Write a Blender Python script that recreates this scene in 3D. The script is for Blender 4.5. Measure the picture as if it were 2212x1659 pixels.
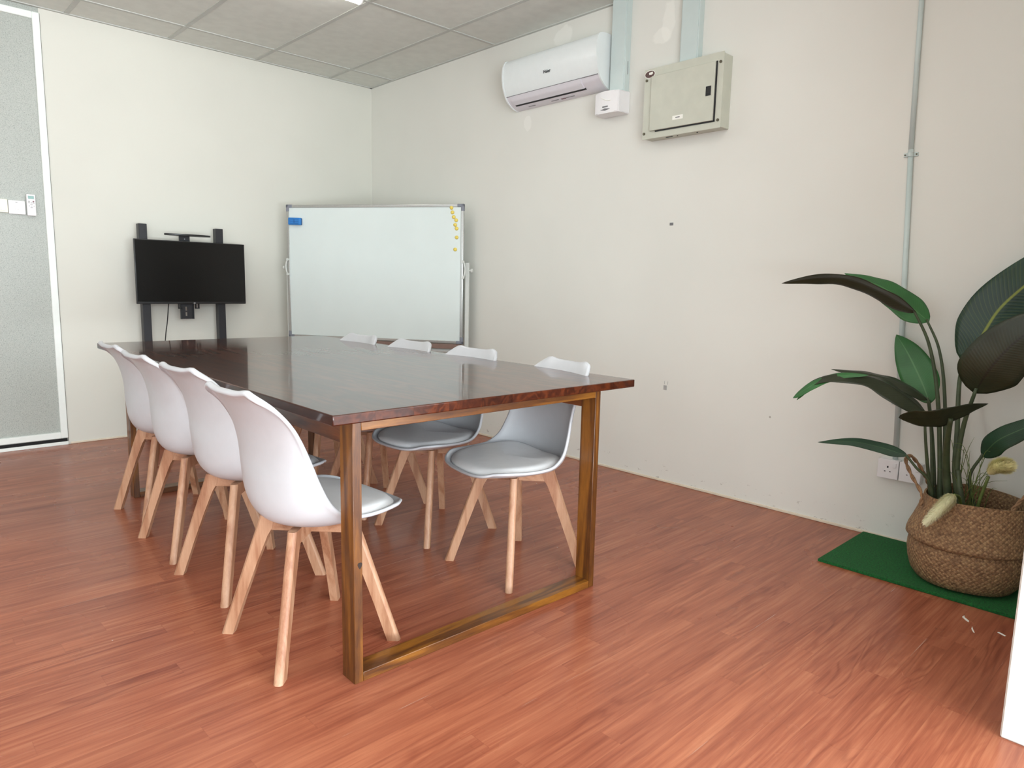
import bpy, bmesh, math, random
from math import sin, cos, pi, sqrt, radians, atan2
from mathutils import Vector, Matrix

for o in list(bpy.data.objects):
    bpy.data.objects.remove(o, do_unlink=True)
S = bpy.context.scene
COL = S.collection
random.seed(7)

# ------------------------------------------------------------------ camera
YAW, PITCH, ROLL = .76363, .14041, .02183
CAM = Vector((-3.3184, -5.2411, 1.0948))
fwd = Vector((sin(YAW)*cos(PITCH), cos(YAW)*cos(PITCH), -sin(PITCH)))
rt = Vector((cos(YAW), -sin(YAW), 0))
up = rt.cross(fwd)
rt2 = rt*cos(ROLL)+up*sin(ROLL)
up2 = up*cos(ROLL)-rt*sin(ROLL)
cd = bpy.data.cameras.new('camera')
cam = bpy.data.objects.new('camera', cd)
COL.objects.link(cam)
M = Matrix((rt2, up2, -fwd)).transposed().to_4x4()
M.translation = CAM
cam.matrix_world = M
cd.sensor_width = 36
cd.lens = 36*1500.558/2212
cd.clip_start = .02
S.camera = cam

# ------------------------------------------------------------------ light and exposure
W = bpy.data.worlds.new('world')
S.world = W
W.use_nodes = True
W.node_tree.nodes['Background'].inputs[0].default_value = (.86, .94, 1, 1)
W.node_tree.nodes['Background'].inputs[1].default_value = 2.0


def area(name, loc, rot, sx, sy, power, col):
    l = bpy.data.lights.new(name, 'AREA')
    l.shape = 'RECTANGLE'
    l.size, l.size_y, l.energy, l.color = sx, sy, power, col
    o = bpy.data.objects.new(name, l)
    o.location, o.rotation_euler = loc, rot
    COL.objects.link(o)
    return o


# daylight through the shop front behind the camera, then two added fill lights
area('shopfront_daylight', (-2.35, -7.95, 1.33), (radians(90), 0, 0), 7.3, 2.56, 330, (.86, .95, 1))
area('upward_bounce_fill', (-2.35, -7.9, .40), (radians(130), 0, 0), 7.3, .7, 190, (.90, .97, 1))  # added upward fill standing in for ground bounce, lifts the ceiling
area('side_fill', (-6.24, -4.6, 1.3), (radians(90), 0, radians(-90)), 2.7, 2.4, 16, (.88, .96, 1))  # added fill from the left to brighten the right wall
S.view_settings.view_transform = 'Standard'
S.view_settings.look = 'None'
S.view_settings.gamma = 1
S.view_settings.exposure = -0.1


# ------------------------------------------------------------------ material helpers
def lin(r, g, b):
    f = lambda c: (c/255/12.92) if c/255 <= .04045 else ((c/255+.055)/1.055)**2.4
    return (f(r), f(g), f(b), 1)


class NT:
    def __init__(s, name):
        s.m = bpy.data.materials.new(name)
        s.m.use_nodes = True
        s.t = s.m.node_tree
        s.b = s.t.nodes['Principled BSDF']

    def n(s, typ, **kw):
        nd = s.t.nodes.new(typ)
        for k, v in kw.items():
            if k.startswith('_'):
                setattr(nd, k[1:], v)
        for k, v in kw.items():
            if not k.startswith('_'):
                key = int(k[1:]) if k[0] == 'i' and k[1:].isdigit() else k.replace('_', ' ')
                s.put(nd.inputs[key], v)
        return nd

    def put(s, inp, v):
        if isinstance(v, bpy.types.NodeSocket):
            s.t.links.new(v, inp)
        else:
            inp.default_value = v

    def math(s, op, a, b=0., c=None, clamp=False):
        nd = s.n('ShaderNodeMath', _operation=op, _use_clamp=clamp)
        s.put(nd.inputs[0], a)
        s.put(nd.inputs[1], b)
        if c is not None:
            s.put(nd.inputs[2], c)
        return nd.outputs[0]

    def ramp(s, fac, stops, interp='LINEAR'):
        nd = s.n('ShaderNodeValToRGB')
        nd.color_ramp.interpolation = interp
        e = nd.color_ramp.elements
        while len(e) < len(stops):
            e.new(.5)
        for x, (p, c) in zip(e, stops):
            x.position = p
            x.color = c if len(c) == 4 else (*c, 1)
        s.put(nd.inputs[0], fac)
        return nd.outputs[0]

    def mix(s, fac, a, b, mode='MIX'):
        nd = s.n('ShaderNodeMix', _data_type='RGBA', _blend_type=mode)
        s.put(nd.inputs[0], fac)
        s.put(nd.inputs[6], a)
        s.put(nd.inputs[7], b)
        return nd.outputs[2]

    def coords(s, scale=(1, 1, 1), rot=(0, 0, 0), loc=(0, 0, 0), kind='Object'):
        tc = s.n('ShaderNodeTexCoord')
        mp = s.n('ShaderNodeMapping')
        s.t.links.new(tc.outputs[kind], mp.inputs[0])
        mp.inputs['Scale'].default_value = scale
        mp.inputs['Rotation'].default_value = rot
        mp.inputs['Location'].default_value = loc
        return mp.outputs[0]

    def noise(s, vec, scale, detail=3, rough=.5, dist=0.):
        return s.n('ShaderNodeTexNoise', Vector=vec, Scale=scale, Detail=detail, Roughness=rough, Distortion=dist).outputs[0]

    def bump(s, h, strength, dist=.01):
        return s.n('ShaderNodeBump', Height=h, Strength=strength, Distance=dist).outputs[0]

    def set(s, **kw):
        for k, v in kw.items():
            s.put(s.b.inputs[k.replace('_', ' ')], v)
        return s.m


def plain(name, rgb, rough=.5, metal=0., spec=.5, coat=0., var=.04, vs=30, bump=0., bs=200):
    t = NT(name)
    v = t.coords()
    n = t.noise(v, vs, 3)
    c = lin(*rgb)
    lo = tuple(x*(1-var) for x in c[:3])+(1,)
    hi = tuple(min(1, x*(1+var)) for x in c[:3])+(1,)
    t.set(Base_Color=t.ramp(n, [(.35, lo), (.65, hi)]), Roughness=rough, Metallic=metal)
    t.b.inputs['Specular IOR Level'].default_value = spec
    t.b.inputs['Coat Weight'].default_value = coat
    if bump:
        t.set(Normal=t.bump(t.noise(v, bs, 2), bump, .002))
    return t.m


def wood(name, c_dark, c_mid, c_light, axis='x', scale=1., rough=.4, coat=0., rings=14., bump=.15, knots=False):
    """stretched-noise wood; axis is the grain direction in object space"""
    t = NT(name)
    sc = {'x': (1, 9, 9), 'y': (9, 1, 9), 'z': (9, 9, 1)}[axis]
    info = t.n('ShaderNodeObjectInfo')
    tc = t.n('ShaderNodeTexCoord')
    add = t.n('ShaderNodeVectorMath', _operation='ADD')
    t.put(add.inputs[0], tc.outputs['Object'])
    rnd = t.n('ShaderNodeVectorMath', _operation='SCALE')
    rnd.inputs[0].default_value = (7.3, 4.1, 9.7)
    t.put(rnd.inputs['Scale'], info.outputs['Random'])
    t.put(add.inputs[1], rnd.outputs[0])
    mp = t.n('ShaderNodeMapping', Vector=add.outputs[0])
    mp.inputs['Scale'].default_value = tuple(q*scale for q in sc)
    v = mp.outputs[0]
    base = t.noise(v, 1.3, 2, .5, .6)
    ring = t.math('SINE', t.math('MULTIPLY', base, rings*2))
    ring = t.math('MULTIPLY_ADD', ring, .5, .5)
    fine = t.noise(v, 14, 4, .65)
    f = t.math('ADD', t.math('MULTIPLY', ring, .45), t.math('MULTIPLY', fine, .62))
    col = t.ramp(f, [(.2, lin(*c_dark)), (.5, lin(*c_mid)), (.82, lin(*c_light))])
    if knots:
        vo = t.n('ShaderNodeTexVoronoi', Vector=t.coords(scale=(3, 3, 1.3) if axis == 'z' else (1.3, 3, 3)), Scale=1.6)
        k = t.ramp(vo.outputs['Distance'], [(.02, (1, 1, 1)), (.06, (0, 0, 0))])
        col = t.mix(k, col, lin(45, 22, 8))
    t.set(Base_Color=col, Roughness=rough, Normal=t.bump(f, bump, .002))
    t.b.inputs['Coat Weight'].default_value = coat
    t.b.inputs['Coat Roughness'].default_value = .08
    return t.m


# ------------------------------------------------------------------ materials
def floor_mat():
    t = NT('floor_laminate')
    tc = t.n('ShaderNodeTexCoord')
    sep = t.n('ShaderNodeSeparateXYZ', Vector=tc.outputs['Object'])
    X, Y = sep.outputs[0], sep.outputs[1]
    pw = .0675
    row = t.math('FLOOR', t.math('DIVIDE', Y, pw))
    rr = t.n('ShaderNodeTexWhiteNoise', _noise_dimensions='1D', W=row).outputs['Value']
    xs = t.math('ADD', t.math('DIVIDE', X, .92), t.math('MULTIPLY', rr, 7.31))
    colid = t.math('FLOOR', xs)
    cv = t.n('ShaderNodeCombineXYZ', X=row, Y=colid)
    pid = t.n('ShaderNodeTexWhiteNoise', _noise_dimensions='3D', Vector=cv.outputs[0])
    pv = pid.outputs['Value']
    # grain vector, shifted per strip
    gx = t.math('ADD', X, t.math('MULTIPLY', pv, 31.))
    gy = t.math('ADD', Y, t.math('MULTIPLY', pv, 17.))
    gv = t.n('ShaderNodeCombineXYZ', X=gx, Y=t.math('MULTIPLY', gy, 9.)).outputs[0]
    base = t.noise(gv, 1.5, 2, .45, .35)
    ring = t.math('MULTIPLY_ADD', t.math('SINE', t.math('MULTIPLY', base, 70.)), .5, .5)
    ring = t.math('POWER', ring, 2.2)
    gv3 = t.n('ShaderNodeCombineXYZ', X=gx, Y=t.math('MULTIPLY', gy, 2.)).outputs[0]
    mask = t.ramp(t.noise(gv3, 1.1, 1), [(.50, (0, 0, 0)), (.66, (1, 1, 1))])
    gv2 = t.n('ShaderNodeCombineXYZ', X=gx, Y=t.math('MULTIPLY', gy, 26.)).outputs[0]
    fine = t.noise(gv2, 3.2, 5, .62)
    soft = t.noise(gv, 2.2, 2, .5)
    f = t.math('ADD', t.math('MULTIPLY', fine, .56), t.math('MULTIPLY', soft, .44))
    col = t.ramp(f, [(.30, lin(130, 70, 52)), (.48, lin(158, 92, 68)), (.60, lin(174, 108, 80)), (.76, lin(188, 124, 94))])
    col = t.mix(t.math('MULTIPLY', t.math('MULTIPLY', ring, mask), .42), col, lin(112, 52, 40))
    tone = t.ramp(pv, [(0, (.92, .89, .88)), (.5, (.99, .98, .98)), (.85, (1.04, 1.04, 1.02)), (1, (1.10, 1.10, 1.06))])
    col = t.mix(1., col, tone, 'MULTIPLY')
    # fine joints: dark line, here and there a pale chipped edge
    fy = t.math('FRACT', t.math('DIVIDE', Y, pw))
    dy = t.math('MINIMUM', fy, t.math('SUBTRACT', 1., fy))
    fx = t.math('FRACT', xs)
    dx = t.math('MULTIPLY', t.math('MINIMUM', fx, t.math('SUBTRACT', 1., fx)), .92/pw)
    d = t.math('MINIMUM', dy, dx)
    joint = t.ramp(d, [(0, (1, 1, 1)), (.022, (0, 0, 0))])
    # boards are three strips wide: the seam between boards is where edges chip pale
    fb = t.math('FRACT', t.math('DIVIDE', Y, pw*3))
    db = t.math('MINIMUM', fb, t.math('SUBTRACT', 1., fb))
    bj = t.ramp(db, [(0, (1, 1, 1)), (.006, (0, 0, 0))])
    chip = t.ramp(t.noise(t.coords(scale=(1.1, 6, 1)), 2.1, 4, .6), [(.56, (0, 0, 0)), (.63, (1, 1, 1))])
    col = t.mix(t.math('MULTIPLY', joint, .24), col, lin(110, 58, 46))
    col = t.mix(t.math('MULTIPLY', t.math('MULTIPLY', bj, chip), .75), col, lin(214, 190, 172))
    # scattered white specks
    vo = t.n('ShaderNodeTexVoronoi', Vector=t.coords(scale=(1, 1, 1)), Scale=3.3)
    sp = t.ramp(vo.outputs['Distance'], [(.006, (1, 1, 1)), (.011, (0, 0, 0))])
    col = t.mix(t.math('MULTIPLY', sp, .8), col, lin(228, 218, 205))
    rough = t.ramp(t.noise(t.coords(), 1.7, 4), [(.3, (.22, .22, .22)), (.7, (.34, .34, .34))])
    t.set(Base_Color=col, Roughness=rough, Normal=t.bump(fine, .12, .002))
    t.b.inputs['Specular IOR Level'].default_value = .33
    return t.m


def wall_mat(name, right=False, cols=((222, 222, 215), (228, 228, 221))):
    t = NT(name)
    v = t.coords()
    n = t.noise(v, .9, 3, .5)
    c1, c2 = lin(*cols[0]), lin(*cols[1])
    col = t.ramp(n, [(.35, c1), (.65, c2)])
    tc = t.n('ShaderNodeTexCoord')
    sep = t.n('ShaderNodeSeparateXYZ', Vector=tc.outputs['Object'])
    Y, Z = sep.outputs[1], sep.outputs[2]
    if right:
        wob = t.math('MULTIPLY', t.math('SUBTRACT', t.noise(v, 9, 3), .5), .16)
        for (y0, z0, ry, rz, c, k) in [(-2.17, 2.62, .075, .065, (240, 240, 234), .5), (-2.93, 2.50, .045, .11, (240, 240, 233), .5), (-2.90, 2.45, .06, .05, (240, 240, 233), .5),
                                       (-2.62, 2.33, .0, .0, (1, 1, 1), 0), (-1.87, 2.14, .035, .05, (240, 240, 234), .5),
                                       (-2.62, .40, .10, .28, (226, 224, 216), .4)]:
            if not k:
                continue
            a = t.math('DIVIDE', t.math('SUBTRACT', Y, y0), ry)
            b = t.math('DIVIDE', t.math('SUBTRACT', Z, z0), rz)
            r = t.math('ADD', t.math('SQRT', t.math('ADD', t.math('MULTIPLY', a, a), t.math('MULTIPLY', b, b))), t.math('MULTIPLY', wob, 9.))
            msk = t.ramp(r, [(.85, (1, 1, 1)), (1.1, (0, 0, 0))])
            col = t.mix(t.math('MULTIPLY', msk, k), col, lin(*c))
        # chipped paint and grime just above the floor
        low = t.ramp(Z, [(.0, (1, 1, 1)), (.05, (1, 1, 1)), (.14, (0, 0, 0))])
        chips = t.ramp(t.noise(t.coords(scale=(1, 7, 16)), 2.4, 5, .7), [(.62, (0, 0, 0)), (.66, (1, 1, 1))])
        col = t.mix(t.math('MULTIPLY', t.math('MULTIPLY', low, chips), .55), col, lin(140, 132, 120))
        vo = t.n('ShaderNodeTexVoronoi', Vector=v, Scale=2.3)
        sp = t.ramp(vo.outputs['Distance'], [(.008, (1, 1, 1)), (.016, (0, 0, 0))])
        col = t.mix(t.math('MULTIPLY', sp, .6), col, lin(120, 108, 92))
        vo2 = t.n('ShaderNodeTexVoronoi', Vector=t.coords(scale=(1, 1, 1), loc=(0, .3, .2)), Scale=9.)
        sp2 = t.ramp(vo2.outputs['Distance'], [(.03, (1, 1, 1)), (.06, (0, 0, 0))])
        col = t.mix(t.math('MULTIPLY', t.math('MULTIPLY', sp2, low), .8), col, lin(70, 60, 50))
    h = t.noise(v, 60, 3, .6)
    t.set(Base_Color=col, Roughness=.62, Normal=t.bump(t.math('ADD', t.math('MULTIPLY', h, .2), t.noise(v, 3, 2)), .12, .01))
    t.b.inputs['Specular IOR Level'].default_value = .3
    return t.m


def speckle_mat():
    t = NT('speckled_laminate')
    v = t.coords()
    n = t.noise(v, 210, 2, .6)
    n2 = t.noise(v, 120, 3, .7)
    col = t.ramp(n, [(.33, lin(140, 145, 140)), (.42, lin(170, 175, 169)), (.6, lin(178, 183, 177)), (.72, lin(192, 195, 187))])
    col = t.mix(t.ramp(n2, [(.60, (0, 0, 0)), (.66, (.38, .38, .38))]), col, lin(146, 150, 144))
    t.set(Base_Color=col, Roughness=.4)
    return t.m


def top_mat():
    t = NT('varnished_dark_wood')
    tc = t.n('ShaderNodeTexCoord')
    sep = t.n('ShaderNodeSeparateXYZ', Vector=tc.outputs['Object'])
    X, Y = sep.outputs[0], sep.outputs[1]
    pw = .122
    row = t.math('FLOOR', t.math('DIVIDE', X, pw))
    rv = t.n('ShaderNodeTexWhiteNoise', _noise_dimensions='1D', W=row).outputs['Value']
    gx = t.math('MULTIPLY', t.math('ADD', X, t.math('MULTIPLY', rv, 5.)), 8.)
    gy = t.math('ADD', Y, t.math('MULTIPLY', rv, 13.))
    gv = t.n('ShaderNodeCombineXYZ', X=gx, Y=gy, Z=t.math('MULTIPLY', sep.outputs[2], 8.)).outputs[0]
    base = t.noise(gv, 1.2, 3, .5, .5)
    ring = t.math('MULTIPLY_ADD', t.math('SINE', t.math('MULTIPLY', base, 42.)), .5, .5)
    fine = t.noise(gv, 11, 4, .65)
    f = t.math('ADD', t.math('MULTIPLY', ring, .4), t.math('MULTIPLY', fine, .6))
    col = t.ramp(f, [(.2, lin(50, 20, 11)), (.5, lin(70, 31, 16)), (.85, lin(92, 44, 22))])
    tone = t.ramp(rv, [(0, (.7, .68, .66)), (1, (1.12, 1.08, 1.0))])
    col = t.mix(1., col, tone, 'MULTIPLY')
    fx = t.math('FRACT', t.math('DIVIDE', X, pw))
    d = t.math('MINIMUM', fx, t.math('SUBTRACT', 1., fx))
    seam = t.ramp(d, [(0, (1, 1, 1)), (.012, (0, 0, 0))])
    col = t.mix(t.math('MULTIPLY', seam, .6), col, lin(30, 10, 5))
    wav = t.noise(t.coords(scale=(5, 1.2, 1)), 6, 3, .5)
    t.set(Base_Color=col, Roughness=.3, Normal=t.bump(t.math('ADD', wav, t.math('MULTIPLY', seam, -.12)), .08, .004))
    t.b.inputs['Specular IOR Level'].default_value = .12
    t.b.inputs['Coat Weight'].default_value = .8
    t.b.inputs['Coat Roughness'].default_value = .06
    t.b.inputs['Coat IOR'].default_value = 1.45
    t.put(t.b.inputs['Coat Normal'], t.bump(t.math('ADD', wav, t.math('MULTIPLY', seam, -.1)), .022, .004))
    return t.m


def weave_mat():
    t = NT('seagrass_weave')
    tc = t.n('ShaderNodeTexCoord')
    sep = t.n('ShaderNodeSeparateXYZ', Vector=tc.outputs['Object'])
    ang = t.math('ARCTAN2', sep.outputs[1], sep.outputs[0])
    u = t.math('MULTIPLY', ang, 20.)
    v = t.math('MULTIPLY', sep.outputs[2], 112.)
    a = t.math('ADD', u, v)
    b = t.math('SUBTRACT', u, v)
    sa = t.math('ABSOLUTE', t.math('SINE', t.math('MULTIPLY', a, pi/2)))
    sb = t.math('ABSOLUTE', t.math('SINE', t.math('MULTIPLY', b, pi/2)))
    par = t.math('MODULO', t.math('ADD', t.math('FLOOR', a), t.math('FLOOR', b)), 2.)
    par = t.math('ABSOLUTE', par)
    h = t.math('MULTIPLY', sa, sb)
    h2 = t.math('ADD', t.math('MULTIPLY', h, .8), t.math('MULTIPLY', par, .25))
    n = t.noise(t.coords(), 45, 4, .6)
    cell = t.n('ShaderNodeCombineXYZ', X=t.math('FLOOR', a), Y=t.math('FLOOR', b))
    wn = t.n('ShaderNodeTexWhiteNoise', _noise_dimensions='3D', Vector=cell.outputs[0]).outputs['Value']
    f = t.math('ADD', t.math('MULTIPLY', n, .45), t.math('MULTIPLY', wn, .5))
    col = t.ramp(f, [(.15, lin(112, 84, 60)), (.45, lin(144, 112, 80)), (.7, lin(166, 134, 96)), (.9, lin(182, 156, 116))])
    gap = t.ramp(h, [(.02, (1, 1, 1)), (.22, (0, 0, 0))])
    col = t.mix(t.math('MULTIPLY', gap, .45), col, lin(88, 60, 38))
    t.set(Base_Color=col, Roughness=.75, Normal=t.bump(h2, .6, .004))
    return t.m


def leaf_mat(name, c1, c2, vein):
    t = NT(name)
    tc = t.n('ShaderNodeTexCoord')
    sep = t.n('ShaderNodeSeparateXYZ', Vector=tc.outputs['UV'])
    U, V = sep.outputs[0], sep.outputs[1]
    d = t.math('ABSOLUTE', t.math('SUBTRACT', U, .5))
    mid = t.ramp(d, [(.012, (1, 1, 1)), (.03, (0, 0, 0))])
    side = t.math('SINE', t.math('MULTIPLY', t.math('SUBTRACT', V, t.math('MULTIPLY', d, .25)), 240.))
    sidev = t.ramp(t.math('MULTIPLY_ADD', side, .5, .5), [(.8, (0, 0, 0)), (1, (1, 1, 1))])
    n = t.noise(t.coords(), 9, 3)
    col = t.ramp(n, [(.3, lin(*c1)), (.7, lin(*c2))])
    col = t.mix(t.math('MULTIPLY', sidev, .10), col, lin(*vein))
    col = t.mix(t.math('MULTIPLY', mid, .8), col, lin(*vein))
    t.set(Base_Color=col, Roughness=.45, Normal=t.bump(side, .06, .002))
    return t.m


MT = dict(
    floor=floor_mat(), wall=wall_mat('painted_wall'), wall_b=wall_mat('painted_wall_toned_down', False, ((214, 214, 205), (220, 220, 211))), wall_r=wall_mat('painted_wall_chipped', True),  # back wall: same paint, darkened in colour to offset its strong light
    ceil=plain('ceiling_board', (220, 223, 217), .85, var=.03, vs=14, spec=.2),
    grid=plain('ceiling_grid_paint', (194, 197, 192), .6, var=.02),
    speck=speckle_mat(), alu_white=plain('white_aluminium', (238, 244, 240), .35, spec=.5, var=.01),
    black_gap=plain('dark_gap', (18, 18, 20), .8), side_gap=plain('grey_gap', (112, 112, 108), .8),
    top=top_mat(),
    pine=wood('amber_stained_pine', (66, 34, 11), (102, 60, 18), (134, 84, 26), 'z', 1.3, .42, .25, rings=10, knots=True),
    pine_x=wood('amber_stained_pine_rail', (70, 36, 11), (106, 62, 18), (138, 88, 26), 'x', 1.3, .4, .3, rings=10),
    pine_y=wood('brown_stained_pine_rail', (62, 28, 12), (92, 48, 22), (118, 66, 30), 'y', 1.3, .3, .5, rings=10),
    beech=wood('beech', (152, 102, 74), (176, 130, 100), (192, 150, 120), 'z', 1.6, .45, 0, rings=7, bump=.06),
    beech_x=wood('beech_cross', (148, 98, 70), (170, 124, 94), (186, 142, 112), 'x', 1.6, .45, 0, rings=7, bump=.06),
    shell=plain('white_polypropylene', (200, 202, 206), .32, var=.01, spec=.45),
    pad=plain('white_leatherette', (247, 248, 249), .42, var=.015, bump=.15, bs=420),
    blackmetal=plain('black_powder_coat', (30, 31, 36), .42, var=.05),
    blackplastic=plain('black_plastic', (16, 16, 17), .35, var=.03),
    screen=plain('dark_screen', (9, 9, 9), .18, var=.02, spec=.35),
    grey_logo=plain('grey_badge', (170, 172, 174), .4),
    alu=plain('brushed_aluminium', (190, 192, 190), .32, metal=.85, var=.04, vs=90),
    corner=plain('grey_plastic_corner', (128, 132, 142), .5),
    board=plain('white_enamel', (218, 228, 226), .16, var=.012, vs=4, spec=.5),
    stand=plain('stand_light_grey', (206, 209, 204), .4, var=.02),
    tray=plain('brown_tray', (128, 104, 94), .5),
    blue=plain('blue_plastic_foam', (42, 122, 196), .55, var=.06), blue_d=plain('blue_groove', (22, 74, 138), .7),
    felt=plain('dark_felt', (26, 34, 50), .9),
    yellow=plain('yellow_plastic', (228, 204, 96), .35, var=.02),
    ac=plain('ac_white_plastic', (232, 238, 238), .3, var=.008), ac_low=plain('ac_flap_plastic', (222, 220, 226), .34, var=.01),
    duct=plain('blue_grey_trunking', (198, 211, 209), .4, var=.02, vs=8),
    dbox=plain('grey_enamel_box', (196, 198, 184), .42, var=.03, vs=16, bump=.08, bs=160),
    dark=plain('near_black', (22, 24, 28), .5), screw=plain('screw_steel', (96, 92, 78), .4, metal=.7),
    maroon=plain('maroon_badge', (72, 34, 26), .35), paper=plain('paper_white', (240, 240, 232), .6),
    ink=plain('grey_ink', (120, 120, 122), .6), ink_d=plain('dark_ink', (52, 56, 62), .6),
    switch=plain('switch_plastic', (236, 235, 236), .35, var=.01), switch_c=plain('cream_switch_plastic', (240, 240, 222), .35, var=.01),
    lcd=plain('lcd_green', (140, 178, 174), .3), red=plain('dark_red_button', (120, 84, 92), .5),
    turf=None, weave=weave_mat(),
    rope=plain('seagrass_rope', (140, 108, 78), .8, var=.25, vs=60, bump=.6, bs=180),
    soil=plain('dark_soil', (34, 30, 24), .95, var=.3),
    leaf=leaf_mat('dark_leaf', (18, 48, 30), (26, 62, 36), (62, 92, 54)),
    leaf_y=leaf_mat('dark_leaf_yellow_rib', (26, 52, 40), (34, 64, 46), (142, 152, 52)),
    leaf_g=leaf_mat('fresh_leaf', (40, 92, 44), (52, 110, 56), (84, 134, 80)),
    leaf_b=leaf_mat('brownish_leaf_underside', (34, 42, 24), (44, 50, 28), (28, 30, 20)),
    stem=plain('green_stem', (62, 74, 48), .55, var=.2, vs=25), grass=plain('grass_blade', (96, 112, 54), .6, var=.2),
    plume=plain('cream_plume', (255, 246, 190), .9, var=.04), plume_w=plain('white_plume', (255, 250, 214), .9, var=.04), mark=plain('pale_grey_filler', (168, 168, 166), .7),
    lampbody=plain('lamp_white', (240, 240, 238), .4), box=plain('grey_brown_board', (132, 118, 100), .8),
    dark_knot=plain('dark_wood_knot', (38, 20, 10), .5, var=.3, vs=200), silicone=plain('cream_sealant', (222, 210, 190), .6),
)
t = NT('artificial_turf')
v = t.coords()
t.set(Base_Color=t.ramp(t.noise(v, 160, 3, .7), [(.3, lin(6, 62, 26)), (.55, lin(12, 100, 40)), (.75, lin(28, 124, 52))]), Roughness=.9,
      Normal=t.bump(t.noise(v, 260, 2, .7), .9, .006))
MT['turf'] = t.m
t = NT('lamp_diffuser')
t.set(Base_Color=(1, 1, 1, 1))
t.b.inputs['Emission Color'].default_value = (1, .99, .95, 1)
t.b.inputs['Emission Strength'].default_value = 30
MT['tube'] = t.m


# ------------------------------------------------------------------ mesh helpers
def mk(name, bm, mat, parent=None, smooth=False, angle=None, loc=None, rot=None):
    bmesh.ops.recalc_face_normals(bm, faces=bm.faces)
    me = bpy.data.meshes.new(name)
    bm.to_mesh(me)
    bm.free()
    for m in (mat if isinstance(mat, (list, tuple)) else [mat]):
        me.materials.append(m)
    if smooth or angle:
        for p in me.polygons:
            p.use_smooth = True
        if angle:
            me.set_sharp_from_angle(angle=radians(angle))
            for p in me.polygons:
                if max(abs(c) for c in p.normal) > .99999:
                    p.use_smooth = False
    o = bpy.data.objects.new(name, me)
    COL.objects.link(o)
    if parent:
        o.parent = parent
    if loc:
        o.location = loc
    if rot:
        o.rotation_euler = rot
    return o


def tag(o, label=None, cat=None, group=None, kind=None):
    for k, v in (('label', label), ('category', cat), ('group', group), ('kind', kind)):
        if v:
            o[k] = v
    return o


def thing(name, label, cat, loc=(0, 0, 0), rz=0, group=None):
    o = bpy.data.objects.new(name, None)
    o.empty_display_size = .1
    COL.objects.link(o)
    o.location = loc
    o.rotation_euler = (0, 0, rz)
    return tag(o, label, cat, group)


def copy_tree(o, parent=None):
    c = o.copy()
    COL.objects.link(c)
    if parent:
        c.parent = parent
    for ch in list(o.children):
        copy_tree(ch, c)
    return c


def bx(bm, x0, x1, y0, y1, z0, z1, bevel=0, seg=2, mat=0):
    r = bmesh.ops.create_cube(bm, size=1)
    vs = r['verts']
    for v in vs:
        v.co = Vector(((x0+x1)/2+v.co.x*(x1-x0), (y0+y1)/2+v.co.y*(y1-y0), (z0+z1)/2+v.co.z*(z1-z0)))
    fs = set(f for v in vs for f in v.link_faces)
    if bevel:
        es = list(set(e for v in vs for e in v.link_edges))
        q = bmesh.ops.bevel(bm, geom=es, offset=bevel, segments=seg, affect='EDGES', profile=.5, clamp_overlap=True)
        fs = set(q['faces']) | set(f for f in fs if f.is_valid)
    for f in fs:
        if f.is_valid:
            f.material_index = mat
    return bm


def box(name, x0, x1, y0, y1, z0, z1, mat, parent=None, bevel=0, seg=2):
    bm = bmesh.new()
    bx(bm, x0, x1, y0, y1, z0, z1, bevel, seg)
    return mk(name, bm, mat, parent, angle=35 if bevel else None)


def catmull(pts, n=8):
    pts = [Vector(p) for p in pts]
    if len(pts) == 2:
        return [pts[0].lerp(pts[1], i/n) for i in range(n+1)]
    P = [pts[0]*2-pts[1]]+pts+[pts[-1]*2-pts[-2]]
    out = []
    for i in range(1, len(P)-2):
        for k in range(n):
            t = k/n
            a, b, c, d = P[i-1:i+3]
            out.append(.5*((2*b)+(c-a)*t+(2*a-5*b+4*c-d)*t*t+(3*b-a-3*c+d)*t**3))
    out.append(pts[-1])
    return out


def tube(bm, pts, r, n=10, smooth_n=0, cap=True, flat=1.):
    """sweep a circle (radius number or list) along pts"""
    if smooth_n:
        L = len(pts)
        rr = r if isinstance(r, (list, tuple)) else [r]*L
        q = catmull(pts, smooth_n)
        r = []
        for i in range(len(q)):
            s = i/smooth_n
            k = min(int(s), L-2)
            r.append(rr[k]+(rr[k+1]-rr[k])*(s-k))
        pts = q
    pts = [Vector(p) for p in pts]
    rs = r if isinstance(r, (list, tuple)) else [r]*len(pts)
    T0 = (pts[1]-pts[0]).normalized()
    N = T0.cross(Vector((0, 0, 1)))
    if N.length < .1:
        N = T0.cross(Vector((1, 0, 0)))
    N.normalize()
    rings = []
    for i, p in enumerate(pts):
        T = (pts[min(i+1, len(pts)-1)]-pts[max(i-1, 0)]).normalized()
        N = (N-T*N.dot(T)).normalized()
        B = T.cross(N)
        rings.append([bm.verts.new(p+rs[i]*(N*cos(2*pi*k/n)+B*flat*sin(2*pi*k/n))) for k in range(n)])
    for a, b in zip(rings, rings[1:]):
        for k in range(n):
            bm.faces.new((a[k], a[(k+1) % n], b[(k+1) % n], b[k]))
    if cap:
        bm.faces.new(rings[0][::-1])
        bm.faces.new(rings[-1])
    return bm


def cyl(bm, p0, p1, r, n=24, bevel=0.):
    p0, p1 = Vector(p0), Vector(p1)
    if bevel:
        d = (p1-p0).normalized()
        return tube(bm, [p0, p0+d*bevel*.3, p0+d*bevel, p1-d*bevel, p1-d*bevel*.3, p1], [r-bevel, r-bevel*.3, r, r, r-bevel*.3, r-bevel], n)
    return tube(bm, [p0, p1], r, n)


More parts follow.
